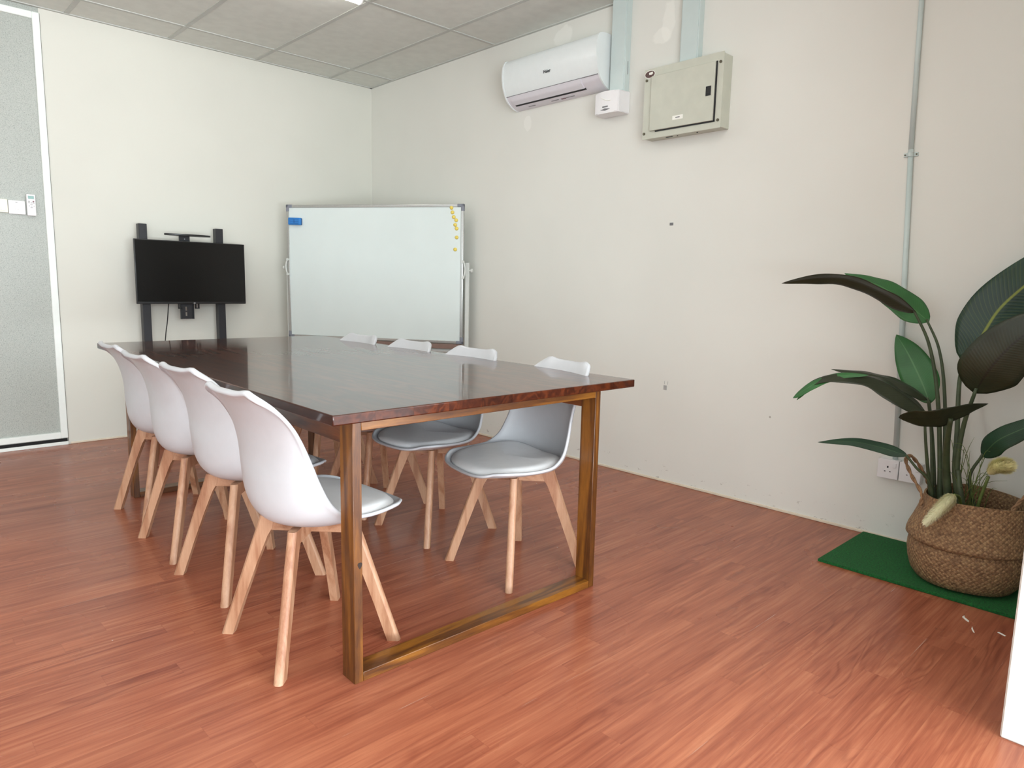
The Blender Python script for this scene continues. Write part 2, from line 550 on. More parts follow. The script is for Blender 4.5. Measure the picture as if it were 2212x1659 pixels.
def prism(bm, outline, axis, a0, a1):
    """extrude a closed 2D outline along axis ('x','y','z'); outline gives the two other coords in order"""
    def mkp(p, a):
        return {'x': (a, p[0], p[1]), 'y': (p[0], a, p[1]), 'z': (p[0], p[1], a)}[axis]
    A = [bm.verts.new(mkp(p, a0)) for p in outline]
    B = [bm.verts.new(mkp(p, a1)) for p in outline]
    n = len(outline)
    bm.faces.new(A)
    bm.faces.new(B[::-1])
    for i in range(n):
        bm.faces.new((A[i], B[i], B[(i+1) % n], A[(i+1) % n]))
    return bm


def lathe(bm, prof, n=64, c=lambda z: (0, 0)):
    rings = []
    for r, z in prof:
        cx, cy = c(z)
        if r < 1e-5:
            rings.append([bm.verts.new((cx, cy, z))])
        else:
            rings.append([bm.verts.new((cx+r*cos(2*pi*k/n), cy+r*sin(2*pi*k/n), z)) for k in range(n)])
    for a, b in zip(rings, rings[1:]):
        for k in range(n):
            if len(a) == 1:
                bm.faces.new((a[0], b[k], b[(k+1) % n]))
            elif len(b) == 1:
                bm.faces.new((a[k], a[(k+1) % n], b[0]))
            else:
                bm.faces.new((a[k], a[(k+1) % n], b[(k+1) % n], b[k]))
    return bm


def text_mesh(name, body, size, depth, mat, parent, matrix):
    cu = bpy.data.curves.new(name, 'FONT')
    cu.body = body
    cu.size = size
    cu.extrude = depth
    cu.offset = size*.012
    cu.align_x = 'CENTER'
    to = bpy.data.objects.new(name, cu)
    COL.objects.link(to)
    dg = bpy.context.evaluated_depsgraph_get()
    dg.update()
    me = bpy.data.meshes.new_from_object(to.evaluated_get(dg))
    bpy.data.objects.remove(to, do_unlink=True)
    me.transform(matrix)
    me.materials.clear()
    me.materials.append(mat)
    o = bpy.data.objects.new(name, me)
    COL.objects.link(o)
    o.parent = parent
    return o


def struct(name, bm, mat, angle=None):
    return tag(mk(name, bm, mat, angle=angle), kind='structure')


# ------------------------------------------------------------------ the room
H = 2.701
XL, YF, XR = -6.3, -8.05, 2.2          # left wall, front wall, right end of the front part
bm = bmesh.new(); bx(bm, XL-.12, XR+.12, YF-.12, .12, -.06, 0); struct('floor', bm, MT['floor'])
bm = bmesh.new(); bx(bm, XL-.12, XR+.12, YF-.12, .12, H, H+.06); struct('ceiling', bm, MT['ceil'])
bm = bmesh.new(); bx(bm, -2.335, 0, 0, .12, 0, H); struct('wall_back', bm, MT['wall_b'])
bm = bmesh.new(); bx(bm, 0, .12, -5.08, .12, 0, H); struct('wall_right', bm, MT['wall_r'])
bm = bmesh.new(); bx(bm, -1.311, XR, -5.10, -4.94, 0, H, .004, 1); struct('wall_return', bm, MT['wall'])
bm = bmesh.new(); bx(bm, XR, XR+.12, YF, -5.1, 0, H); struct('wall_side', bm, MT['wall'])
# left wall with a wide side opening near the front, front wall as a glazed shop front
bm = bmesh.new()
bx(bm, XL-.12, XL, -3.2, .0, 0, H); bx(bm, XL-.12, XL, YF, -6.0, 0, H); bx(bm, XL-.12, XL, -6.0, -3.2, 2.55, H)
struct('wall_left', bm, MT['wall'])
bm = bmesh.new()
bx(bm, XL, -6.1, YF-.12, YF, 0, H); bx(bm, 1.5, XR+.12, YF-.12, YF, 0, H); bx(bm, -6.1, 1.5, YF-.12, YF, 2.64, H)
struct('wall_front', bm, MT['wall'])
bm = bmesh.new()
for x in (-6.1, -4.2, -2.3, -.4, 1.45):
    bx(bm, x, x+.05, YF-.08, YF-.02, 0, 2.64)
for z in (0, 2.59):
    bx(bm, -6.1, 1.5, YF-.08, YF-.02, z, z+.05)
struct('window_1', bm, MT['alu_white'])
bm = bmesh.new()
bx(bm, XL-.08, XL-.03, -6., -5.95, 0, 2.55); bx(bm, XL-.08, XL-.03, -3.25, -3.2, 0, 2.55); bx(bm, XL-.08, XL-.03, -4.62, -4.57, 0, 2.55)
bx(bm, XL-.08, XL-.03, -6., -3.2, 0, .05); bx(bm, XL-.08, XL-.03, -6., -3.2, 2.5, 2.55)
struct('window_2', bm, MT['alu_white'])

# speckled partition panel with white frame, left of the painted back wall
bm = bmesh.new(); bx(bm, XL, -2.335, .004, .12, 0, H); struct('wall_partition', bm, MT['speck'])
bm = bmesh.new()
bx(bm, -2.372, -2.333, -.012, .01, .045, 2.665, .003, 1)
bx(bm, XL, -2.372, -.012, .01, 2.625, 2.665, .003, 1)
bx(bm, XL, -2.372, -.012, .01, .045, .085, .003, 1)
bx(bm, XL, -2.333, -.014, .01, 0.0, .022, .002, 1)
struct('trim_1', bm, MT['alu_white'])
bm = bmesh.new(); bx(bm, XL, -2.338, -.008, .008, .022, .040)
struct('trim_2', bm, MT['black_gap'])
bm = bmesh.new(); bx(bm, -2.3335, -2.3295, -.002, .01, 0.022, 2.665)
struct('trim_5', bm, MT['side_gap'])
bm = bmesh.new()
bx(bm, -2.32, 0, -.006, .004, 0, .012, .003, 2); bx(bm, -.007, .004, -4.94, 0, 0, .013, .003, 2)
struct('trim_3', bm, MT['silicone'])

# ceiling grid: exposed flat bars, wall angle
bm = bmesh.new()
gx0, gx, gy0, gy = .3907, .6, .332, 1.2134
k = 0
while -(gx0+gx*k) > XL:
    x = -(gx0+gx*k)
    bx(bm, x-.0135, x+.0135, YF, -.0, H-.004, H+.002)
    k += 1
for k in range(8):
    y = -gy0-gy*k
    bx(bm, XL, XR, y-.0118, y+.0118, H-.005, H+.002)
bx(bm, XL, 0, -.02, 0, H-.006, H+.002)
bx(bm, -.02, 0, -4.94, 0, H-.006, H+.002)
struct('trim_4', bm, MT['grid'])


# ------------------------------------------------------------------ ceiling lights
def lamp(x0, x1, y0, y1, label):
    t = thing('ceiling_light', label, 'light', ((x0+x1)/2, (y0+y1)/2, H-.004))
    a, b = (x1-x0)/2, (y1-y0)/2
    box('housing', -a, a, -b, b, -.022, 0, MT['lampbody'], t, .004)
    out = [(-b*.94, -.022)]+[(-b*.94*cos(q), -.022-.040*sin(q)) for q in [pi*i/12 for i in range(1, 12)]]+[(b*.94, -.022)]
    bm = bmesh.new(); prism(bm, out, 'x', -a+.006, a-.006); mk('diffuser', bm, MT['tube'], t, angle=40)
    for s in (-1, 1):
        bm = bmesh.new(); prism(bm, [(p[0]*1.06, p[1]*1.03) for p in out], 'x', s*a-(.008 if s > 0 else 0), s*a+(0 if s > 0 else .008)); mk('end_cap', bm, MT['lampbody'], t)
    return t


lamp(-2.30, -1.095, -1.66, -1.595, 'white batten light glowing on the tiled ceiling above the table')
for x0, y0, lb in ((-2.26, -4.085, 'added fill batten out of view on the ceiling over the near end of the table'),
                   (-4.9, -1.66, 'added fill batten out of view on the ceiling beyond the left edge, near the back wall'),
                   (-4.9, -4.085, 'added fill batten out of view on the ceiling left of the camera'),
                   (-3.0, -6.51, 'added fill batten out of view on the ceiling behind the camera')):
    lamp(x0, x0+1.205, y0, y0+.065, lb)  # unseen battens added to even out the room light


# ------------------------------------------------------------------ chairs
ROWS = [  # centre f,z | rim f,y,z
    (.252, .419, .212, .170, .436), (.210, .404, .172, .207, .442), (.135, .395, .100, .226, .441), (.050, .392, .038, .231, .443),
    (-.055, .389, -.012, .228, .452), (-.123, .409, -.055, .218, .484), (-.151, .452, -.082, .206, .540), (-.158, .522, -.101, .195, .600),
    (-.157, .602, -.120, .188, .655), (-.171, .685, -.147, .182, .712), (-.203, .754, -.186, .168, .764), (-.238, .802, -.221, .138, .797)]


def row(v):
    i = min(int(v), len(ROWS)-2)
    t = v-i
    g = lambda k: ROWS[max(0, min(len(ROWS)-1, k))]
    a, b, c, d = g(i-1), g(i), g(i+1), g(i+2)
    return [.5*((2*b[j])+(c[j]-a[j])*t+(2*a[j]-5*b[j]+4*c[j]-d[j])*t*t+(3*b[j]-a[j]-3*c[j]+d[j])*t**3) for j in range(5)]


def surf(u, v):
    fc, zc, fr, yr, zr = row(v)
    a = abs(u)
    hy = .5*a+.5*sin(pi*a/2)
    lift = a**1.85
    if v < 1.5:
        w = max(0, min(1, v/1.5))
        lift = (a**2.6)*(1-w)+lift*w
    f = fc+(fr-fc)*lift
    z = zc+(zr-zc)*lift
    if v > 8.3:                     # two rolled shoulders with a shallow saddle between them
        w = ((v-8.3)/2.7)**1.3
        q = math.exp(-((a-.74)/.27)**2)
        z += w*.010*q
        f -= w*.007*math.exp(-((a-.95)/.25)**2)
    return Vector((f, (1 if u > 0 else -1)*yr*hy if u else 0, z))


def snorm(u, v):
    e = .01
    k = min(.93, .55+.19*v)
    u = max(-k, min(k, u))
    v = max(.55, min(10.8, v))
    u0, u1 = max(-1, u-e), min(1, u+e)
    v0, v1 = max(0, v-e), min(11, v+e)
    du = surf(u1, v)-surf(u0, v)
    dv = surf(u, v1)-surf(u, v0)
    n = du.cross(dv)
    n.normalize()
    if n.z+n.x*.9 < 0:
        n = -n
    return n


def shell_mesh():
    bm = bmesh.new()
    NU, NV = 36, 56
    us = [-1+2*i/NU for i in range(NU+1)]
    vs = [11*j/NV for j in range(NV+1)]
    T = .0065
    IN, OUT = {}, {}
    for j, v in enumerate(vs):
        for i, u in enumerate(us):
            p, n = surf(u, v), snorm(u, v)
            edge = min(1-abs(u), min(v, 11-v)*.10)
            k = max(0., 1-edge/.09)
            th = T+(.0060+.0075*max(0, min(1, v-9.6)))*k*k
            IN[i, j] = bm.verts.new(p)
            OUT[i, j] = bm.verts.new(p-n*th)
    for j in range(NV):
        for i in range(NU):
            bm.faces.new((IN[i, j], IN[i+1, j], IN[i+1, j+1], IN[i, j+1]))
            bm.faces.new((OUT[i, j+1], OUT[i+1, j+1], OUT[i+1, j], OUT[i, j]))
    loop = [(i, 0) for i in range(NU)]+[(NU, j) for j in range(NV)]+[(i, NV) for i in range(NU, 0, -1)]+[(0, j) for j in range(NV, 0, -1)]
    L = len(loop)
    # rolled lip: two intermediate rings bulging outwards
    rings = [[IN[k] for k in loop]]
    cen = Vector((0, 0, .5))
    for q, (w, b) in enumerate([(.22, .0045), (.5, .0062), (.78, .0045)]):
        ring = []
        for m, (i, j) in enumerate(loop):
            a, c = IN[i, j].co, OUT[i, j].co
            pi_, pj = loop[m-2], loop[(m+2) % L]
            tan = (IN[pj].co-IN[pi_].co).normalized()
            d = tan.cross(snorm(us[i], vs[j]))
            if d.dot(a-IN[NU//2, min(max(j, 10), NV-10)].co) < 0:
                d = -d
            d.normalize()
            ring.append(bm.verts.new(a.lerp(c, w)+d*b))
        rings.append(ring)
    rings.append([OUT[k] for k in loop])
    for a, b in zip(rings, rings[1:]):
        for k in range(L):
            bm.faces.new((a[k], b[k], b[(k+1) % L], a[(k+1) % L]))
    return bm


def cushion_mesh():
    bm = bmesh.new()
    NR, NA = 16, 56
    v0, v1 = .32, 5.55
    vm, vr = (v0+v1)/2, (v1-v0)/2

    def bnd(th):
        c, s = cos(th), sin(th)
        p = .72
        u = .895*(abs(c)**p)*(1 if c > 0 else -1)
        v = vm+vr*(abs(s)**p)*(1 if s > 0 else -1)
        return u, v
    rings = []
    cz = .452
    for k in range(NA):
        pass
    cen = surf(0, vm)
    for i in range(1, NR+1):
        r = i/NR
        ring = []
        for k in range(NA):
            u, v = bnd(2*pi*k/NA)
            e = surf(u, v)+snorm(u, v)*.002
            p = cen.lerp(e, r)
            zb = e.z+.015
            z = cz*(1-r*r)+zb*r*r
            if v > 4.4:
                w = min(1, (v-4.4)/1.1)
                z -= .006*w*r*(1-r)*4
            z -= .011*max(0, (r-.86)/.14)**2.2
            p.z = z
            ring.append(bm.verts.new(p))
        rings.append(ring)
    top = bm.verts.new((cen.x, 0, cz))
    for k in range(NA):
        bm.faces.new((top, rings[0][k], rings[0][(k+1) % NA]))
    for a, b in zip(rings, rings[1:]):
        for k in range(NA):
            bm.faces.new((a[k], b[k], b[(k+1) % NA], a[(k+1) % NA]))
    last = rings[-1]
    low = [bm.verts.new(v.co+Vector((0, 0, -.012))) for v in last]
    for k in range(NA):
        bm.faces.new((last[k], low[k], low[(k+1) % NA], last[(k+1) % NA]))
    bm.faces.new(low)
    return bm


def leg_mesh(flip=1):
    """leg in its diagonal plane: local x runs outwards, z up"""
    bm = bmesh.new()
    lv = [(.000, .243, .281), (.12, .202, .240), (.24, .158, .199), (.325, .124, .170), (.352, .108, .160), (.388, .102, .148)]
    h = .0135
    rings = []
    for z, a, b in lv:
        pr = [(a, -h), (b-.008, -h), (b-.002, -h*.72), (b, -h*.3), (b, h*.3), (b-.002, h*.72), (b-.008, h), (a, h)]
        rings.append([bm.verts.new((x, y, z)) for x, y in pr])
    n = 8
    for a, b in zip(rings, rings[1:]):
        for k in range(n):
            bm.faces.new((a[k], a[(k+1) % n], b[(k+1) % n], b[k]))
    bm.faces.new(rings[0][::-1])
    bm.faces.new(rings[-1])
    return bm


proto_meshes = {}


def chair_proto():
    r = thing('dining_chair', 'x', 'chair')
    mk('seat_shell', shell_mesh(), MT['shell'], r, smooth=True)
    mk('seat_cushion', cushion_mesh(), MT['pad'], r, angle=50)
    bm = bmesh.new()
    for a in (pi/4, 3*pi/4):
        b2 = bmesh.new(); bx(b2, -.116, .116, -.0125, .0125, .343+(.0 if a < 1 else .0004), .3875, .001, 1)
        b2.transform(Matrix.Rotation(a, 4, 'Z'))
        me = bpy.data.meshes.new('tmp'); b2.to_mesh(me); b2.free(); bm.from_mesh(me); bpy.data.meshes.remove(me)
    mk('cross_frame', bm, MT['beech_x'], r)
    bm = bmesh.new(); bx(bm, -.06, .06, -.06, .06, .3875, .391, .001, 1)
    mk('swivel_plate', bm, MT['blackmetal'], r)
    lm = leg_mesh()
    first = None
    for k in range(4):
        if first is None:
            first = mk('leg', lm, MT['beech'], r, angle=40, rot=(0, 0, pi/4))
        else:
            o = first.copy(); COL.objects.link(o); o.parent = r; o.rotation_euler = (0, 0, pi/4+k*pi/2)
    return r


SPOTS = [
    (-2.351, -3.348, -1, 4, 'white shell chair nearest the camera, front end tucked behind the near left table leg'),
    (-2.298, -2.776, 4, 1, 'second nearest white shell chair on the left long side of the table'),
    (-2.295, -2.297, 1, 1, 'third nearest white shell chair on the left long side of the table'),
    (-2.265, -1.818, 2, -1, 'farthest white shell chair on the left long side, closest to the television'),
    (-1.472, -3.348, 177, -8, 'white shell chair facing the viewer between the two near table legs, wall side'),
    (-1.450, -2.803, 180, 1, 'white shell chair on the wall side, second from the near end of the table'),
    (-1.460, -2.327, 180, 1, 'white shell chair on the wall side, third from the near end of the table'),
    (-1.470, -1.850, 180, 1, 'farthest white shell chair on the wall side, its top under the middle of the whiteboard'),
]
proto = chair_proto()
for i, (x, y, a, sw, lb) in enumerate(SPOTS):
    c = proto if i == 0 else copy_tree(proto)
    c.location = (x, y, 0)
    c.rotation_euler = (0, 0, radians(a))
    c['label'] = lb
    c['group'] = 'white shell chairs around the meeting table'
    for ch in c.children:
        if ch.name.startswith(('seat_shell', 'seat_cushion', 'swivel_plate')):
            ch.rotation_euler = (0, 0, radians(sw))

# ------------------------------------------------------------------ table
TZ = .7642
tb = thing('meeting_table', 'long dark varnished wooden meeting table on amber pine frame legs', 'table', (-2.4632, -3.7038, 0), -.0182)
TW, TL, TH = 1.220, 2.4352, .028
bm = bmesh.new(); bx(bm, 0, TW, 0, TL, TZ-TH, TZ, .0035, 3); mk('tabletop', bm, MT['top'], tb, angle=35)
LX, RX, LW, LD, LY = .0713, 1.066, .027, .067, .030
FY = 2.19
zt = TZ-TH
RH = .0275
for y0 in (LY, FY):
    for x0, x1 in ((LX, LX+LW), (RX-LW, RX)):
        box('leg', x0, x1, y0, y0+LD, 0, zt, MT['pine'], tb, .0015, 1)
    box('foot_rail', LX+LW, RX-LW, y0, y0+LD, .0, RH, MT['pine_x'], tb, .0015, 1)
    box('top_rail', LX+LW, RX-LW, y0, y0+LD, zt-RH, zt, MT['pine_x'], tb, .0015, 1)
for x0 in (LX+.002, RX-LW+.002):
    box('side_apron', x0, x0+.022, LY+LD, FY, zt-.068, zt, MT['pine_y'], tb, .0015, 1)
bm = bmesh.new()
prism(bm, [(LX+.019+.0062*cos(q*pi/8)+.002*sin(q*pi/4), .338+.0095*sin(q*pi/8)) for q in range(16)], 'y', LY-.0006, LY+.001)
mk('knot', bm, MT['dark_knot'], tb)
box('middle_rail', LX+.03, RX-.03, 1.16, 1.2, zt-.05, zt, MT['pine_x'], tb, .0015, 1)

# ------------------------------------------------------------------ television on its stand
ts = thing('television_stand', 'black floor stand with two square posts holding the television against the back wall', 'stand', (-1.594, -.1, 0))
for s in (-1.848, -1.345):
    x = s+1.594
    p = box('post', x-.0255, x+.0255, -.02, .035, .04, 1.452, MT['blackmetal'], ts, .002, 1)
    bm = bmesh.new(); cyl(bm, (x+.008, -.0215, 1.415), (x+.008, -.019, 1.415), .005, 12); mk('hole', bm, MT['dark'], p)
    box('foot', x-.03, x+.03, -.40, .06, .035, .07, MT['blackmetal'], ts, .003, 1)
    for yy in (-.36, .03):
        bm = bmesh.new(); cyl(bm, (x-.012, yy, .0265), (x+.012, yy, .0265), .0265, 20, .003); mk('caster', bm, MT['blackplastic'], ts, angle=40)
box('cross_bar', -.24, .24, -.008, .02, 1.12, 1.17, MT['blackmetal'], ts, .002, 1)
box('cross_bar', -.24, .24, -.008, .02, .18, .22, MT['blackmetal'], ts, .002, 1)
# camera shelf
bm = bmesh.new()
N = 28
out = []
for k in range(N):
    a = 2*pi*k/N
    out.append((.152*(abs(cos(a))**.85)*(1 if cos(a) > 0 else -1)+.022, -.045+.062*sin(a)))
prism(bm, out, 'z', 1.386, 1.396); mk('shelf', bm, MT['blackplastic'], ts, angle=40)
bm = bmesh.new(); bx(bm, -.026, .044, -.018, -.008, 1.12, 1.387, .001, 1); mk('shelf_bracket', bm, MT['blackmetal'], ts)
bm = bmesh.new(); cyl(bm, (.009, -.021, 1.366), (.009, -.017, 1.366), .0035, 12); mk('screw', bm, MT['grey_logo'], ts)
# slotted mounting plates that show under the screen
bm = bmesh.new()
for (a, b, c, d) in ((-.032, -.004, .815, .96), (.008, .044, .815, .96), (-.004, .008, .815, .835), (-.004, .008, .862, .872), (-.004, .008, .90, .96)):
    bx(bm, a, b, -.016, -.010, c, d)
bx(bm, -.038, -.032, -.03, -.010, .815, .96); bx(bm, .044, .050, -.03, -.010, .815, .96)
mk('mount_plate', bm, MT['blackmetal'], ts)
for x in (-.052, .062):
    bm = bmesh.new()
    bx(bm, x, x+.006, -.03, -.012, .89, .95); bx(bm, x+.02, x+.026, -.03, -.012, .89, .95); bx(bm, x, x+.026, -.03, -.012, .886, .893)
    mk('hook_bracket', bm, MT['blackmetal'], ts)
tv = thing('television', 'flat black widescreen television, switched off, mounted on two black posts', 'television', (-1.5555, -.158, 1.1355))
w2, h2 = .3665, .2135
bm = bmesh.new()
bx(bm, -w2, w2, -.012, .006, -h2, h2, .003, 2); bx(bm, -.26, .26, .006, .035, -.17, .12, .008, 2)
mk('housing', bm, MT['blackplastic'], tv, angle=40)
box('screen', -w2+.006, w2-.006, -.0135, -.010, -h2+.015, h2-.006, MT['screen'], tv)
box('badge', -.004, .008, -.0145, -.011, -h2+.003, -h2+.008, MT['grey_logo'], tv)
bm = bmesh.new()
tube(bm, [(-.158, .02, -.205), (-.16, .03, -.25), (-.167, .04, -.34), (-.178, .05, -.43), (-.19, .06, -.60), (-.185, .08, -.85), (-.17, .1, -1.12)], .0035, 8, 6)
mk('cable', bm, MT['blackplastic'], tv, smooth=True)
tag(box('storage_box', -1.68, -1.42, -.52, -.06, 0, .165, MT['box'], None, .004),
    'low grey brown box on the floor under the television', 'box')

# ------------------------------------------------------------------ whiteboard across the corner
P0, P1 = Vector((-.877, -.22)), Vector((-.120, -1.376))
LB = (P1-P0).length
ang = atan2(P1.y-P0.y, P1.x-P0.x)
wb = thing('whiteboard', 'large white magnetic whiteboard on a wheeled aluminium stand across the room corner', 'whiteboard', (P0.x, P0.y, 0), ang)
# local: x along the board, -y towards the viewer
zb, zt2 = .672, 1.655
box('writing_surface', .014, LB-.014, -.006, .004, zb+.014, zt2-.014, MT['board'], wb)
bm = bmesh.new()
for (a, b, c, d) in ((.03, LB-.03, zt2-.02, zt2), (.03, LB-.03, zb, zb+.02)):
    bx(bm, a, b, -.012, .012, c, d, .003, 2)
for a in (0, LB-.02):
    bx(bm, a, a+.02, -.012, .012, zb+.03, zt2-.03, .003, 2)
mk('frame', bm, MT['alu'], wb, angle=40)
for a, sx in ((-.002, 1), (LB+.002, -1)):
    for z, sz in ((zb-.002, 1), (zt2+.002, -1)):
        bm = bmesh.new()
        bx(bm, min(a, a+sx*.05), max(a, a+sx*.05), -.014, .014, min(z, z+sz*.022), max(z, z+sz*.022), .004, 2)
        bx(bm, min(a, a+sx*.022), max(a, a+sx*.022), -.014, .014, min(z, z+sz*.05), max(z, z+sz*.05), .004, 2)
        mk('corner_cap', bm, MT['corner'], wb, angle=40)
box('pen_tray', .30, LB-.01, -.03, .012, zb-.038, zb-.004, MT['tray'], wb, .003)
zc = 1.20
for x, s in ((-.012, -1), (LB+.022, 1)):
    bm = bmesh.new(); bx(bm, x-.014, x+.014, .014, .038, .06, zc+.05, .003, 2); mk('upright', bm, MT['stand'], wb, angle=40)
    # clamp: curved grip with two rollers and a knob
    xi = x-s*.016
    cl = bmesh.new()
    tube(cl, [(xi, -.016, zc-.055), (xi+s*.008, -.02, zc-.03), (xi+s*.012, -.02, zc), (xi+s*.008, -.02, zc+.03), (xi, -.016, zc+.055)], .006, 8, 4)
    c = mk('clamp', cl, MT['stand'], wb, smooth=True)
    for dz in (-.055, .055):
        b = bmesh.new(); cyl(b, (xi-s*.004, -.028, zc+dz), (xi-s*.004, -.006, zc+dz), .0105, 16, .002); mk('roller', b, MT['stand'], c, angle=40)
    b = bmesh.new(); cyl(b, (x+s*.012, .022, zc-.005), (x+s*.026, .022, zc-.005), .006, 12); cyl(b, (x+s*.026, .022, zc-.005), (x+s*.042, .022, zc-.005), .0145, 18, .003)
    mk('knob', b, MT['stand'], wb, angle=40)
    bm = bmesh.new(); bx(bm, x-.018, x+.018, -.26, .085, .045, .075, .003, 1); mk('foot', bm, MT['stand'], wb, angle=40)
    for yy in (-.235, .06):
        b = bmesh.new(); cyl(b, (x-.011, yy, .0225), (x+.011, yy, .0225), .0225, 18, .003); mk('caster', b, MT['blackplastic'], wb, angle=40)
bm = bmesh.new(); tube(bm, [(-.01, .026, .617), (LB+.01, .026, .617)], .014, 16); mk('cross_tube', bm, MT['stand'], wb, smooth=True)
bm = bmesh.new(); tube(bm, [(-.01, .026, .20), (LB+.01, .026, .20)], .012, 12); mk('cross_tube', bm, MT['stand'], wb, smooth=True)

BM = Matrix.Translation((P0.x, P0.y, 0)) @ Matrix.Rotation(ang, 4, 'Z')


def on_board(o, s, z, y=-.006):
    o.matrix_world = BM @ Matrix.Translation((s, y, z))


er = thing('whiteboard_eraser', 'blue magnetic eraser stuck near the top left corner of the whiteboard', 'eraser')
bm = bmesh.new(); bx(bm, -.051, .051, -.030, -.006, -.026, .026, .006, 3); h = mk('grip', bm, MT['blue'], er, angle=40)
bm = bmesh.new()
for z in (-.016, 0, .016):
    bx(bm, -.038, .036, -.0308, -.028, z-.0012, z+.0012)
bx(bm, -.002, .002, -.0308, -.028, -.012, .012)
mk('groove', bm, MT['blue_d'], h)
box('felt_pad', -.049, .050, -.007, 0, -.0245, .0245, MT['felt'], er, .002)
on_board(er, .077, 1.534)
er.rotation_mode = 'XYZ'
er.matrix_world = BM @ Matrix.Translation((.077, -.006, 1.534)) @ Matrix.Rotation(radians(1.5), 4, 'Y')

MAG = [(1.291, 1.630), (1.298, 1.598), (1.308, 1.566), (1.326, 1.544), (1.319, 1.512), (1.330, 1.486), (1.331, 1.425), (1.321, 1.341)]
MLAB = ['topmost yellow round magnet in the column at the right edge of the whiteboard',
        'yellow magnet directly below the topmost one on the whiteboard',
        'yellow magnet third from the top on the whiteboard, just left of the fourth',
        'yellow magnet fourth from the top, stepping out to the right below the third',
        'yellow magnet fifth from the top, slightly left of its neighbours above and below',
        'yellow magnet sixth from the top, last of the touching cluster on the whiteboard',
        'lone yellow magnet just below the cluster, second from the bottom',
        'lowest yellow magnet, standing alone at the foot of the column on the whiteboard']
mp = None
for (s, z), lb in zip(MAG, MLAB):
    if mp is None:
        bm = bmesh.new()
        pr = [(0, -.0105), (.006, -.0100), (.0105, -.0082), (.0128, -.0050), (.0132, -.0015), (.0132, 0), (0, 0)]
        lathe(bm, pr, 24)
        bm.transform(Matrix.Rotation(-pi/2, 4, 'X'))
        for v in bm.verts:
            v.co.y = -abs(v.co.y)
        mp = mk('round_magnet', bm, MT['yellow'], angle=50)
        o = mp
    else:
        o = mp.copy(); COL.objects.link(o)
    tag(o, lb, 'magnet', 'yellow magnets on the whiteboard')
    on_board(o, s, z)

# ------------------------------------------------------------------ air conditioner
ac = thing('air_conditioner', 'white wall mounted split air conditioner high on the right wall', 'air conditioner', (0, -1.775, 0))
# profile in (x, z), right wall is x = 0
PR = [(0, 2.522), (-.06, 2.527), (-.115, 2.518), (-.133, 2.502), (-.143, 2.476), (-.148, 2.445), (-.1475, 2.402), (-.140, 2.360), (-.128, 2.325), (-.1155, 2.300)]
LOW = [(-.1155, 2.300), (-.100, 2.276), (-.075, 2.256), (-.050, 2.241), (-.020, 2.232), (0, 2.232)]
y0, y1 = 0, -.785


def sweep_profile(bm, prof, ya, yb, thick=None):
    A = [bm.verts.new((x, ya, z)) for x, z in prof]
    B = [bm.verts.new((x, yb, z)) for x, z in prof]
    for i in range(len(prof)-1):
        bm.faces.new((A[i], A[i+1], B[i+1], B[i]))
    return A, B


def fine(prof, n=5):
    q = catmull([(p[0], 0, p[1]) for p in prof], n)
    return [(v.x, v.z) for v in q]


full = fine(PR)+fine(LOW)[1:]
bm = bmesh.new(); prism(bm, [(x*.985, 2.38+(z-2.38)*.99) for x, z in full], 'y', y0-.002, y1+.002); mk('body', bm, MT['ac_low'], ac, angle=40)
bm = bmesh.new()
fp = fine(PR)
o2 = fp+[(x*.97, 2.38+(z-2.38)*.985) for x, z in fp[::-1]]
prism(bm, o2, 'y', y0-.004, y1+.008); mk('front_panel', bm, MT['ac'], ac, angle=40)
for ya, yb in ((y1, y1+.010), (y0-.010, y0)):
    bm = bmesh.new(); prism(bm, [(x*1.02-.001 if x < -.01 else x, 2.38+(z-2.38)*1.012) for x, z in full], 'y', ya, yb); mk('end_cap', bm, MT['ac'], ac, angle=40)
fl = [(-.1150, 2.2985), (-.100, 2.2745), (-.085, 2.2625), (-.072, 2.2535)]
ff = fine(fl)
bm = bmesh.new(); prism(bm, [(x-.003, z-.002) for x, z in ff]+[(x+.006, z+.005) for x, z in ff[::-1]], 'y', -.045, -.640); mk('air_flap', bm, MT['ac_low'], ac, angle=40)
bm = bmesh.new(); prism(bm, [(-.073, 2.2530), (-.062, 2.2462), (-.056, 2.2525), (-.066, 2.259)], 'y', -.050, -.645); mk('outlet_slot', bm, MT['dark'], ac)
bm = bmesh.new(); prism(bm, [(-.1185, 2.3005), (-.1165, 2.2975), (-.11, 2.299), (-.112, 2.303)], 'y', -.012, y1+.012); mk('panel_seam', bm, MT['ink'], ac)
for (a, b, c) in ((-.14, -.20, 'ink'), (-.34, -.40, 'ink'), (-.42, -.455, 'red'), (-.46, -.53, 'ink')):
    bm = bmesh.new(); bx(bm, -.040, -.036 if c == 'ink' else -.026, b, a, 2.2352, 2.2372); mk('sticker', bm, MT[c], ac)
# lettering
tm = Matrix.Translation((-.1475, -.398, 2.372)) @ Matrix.Rotation(radians(-8), 4, 'Y') @ Matrix(((0, 0, -1, 0), (-1, 0, 0, 0), (0, 1, 0, 0), (0, 0, 0, 1)))
text_mesh('lettering', 'Haier', .026, .0006, MT['ink_d'], ac, tm)

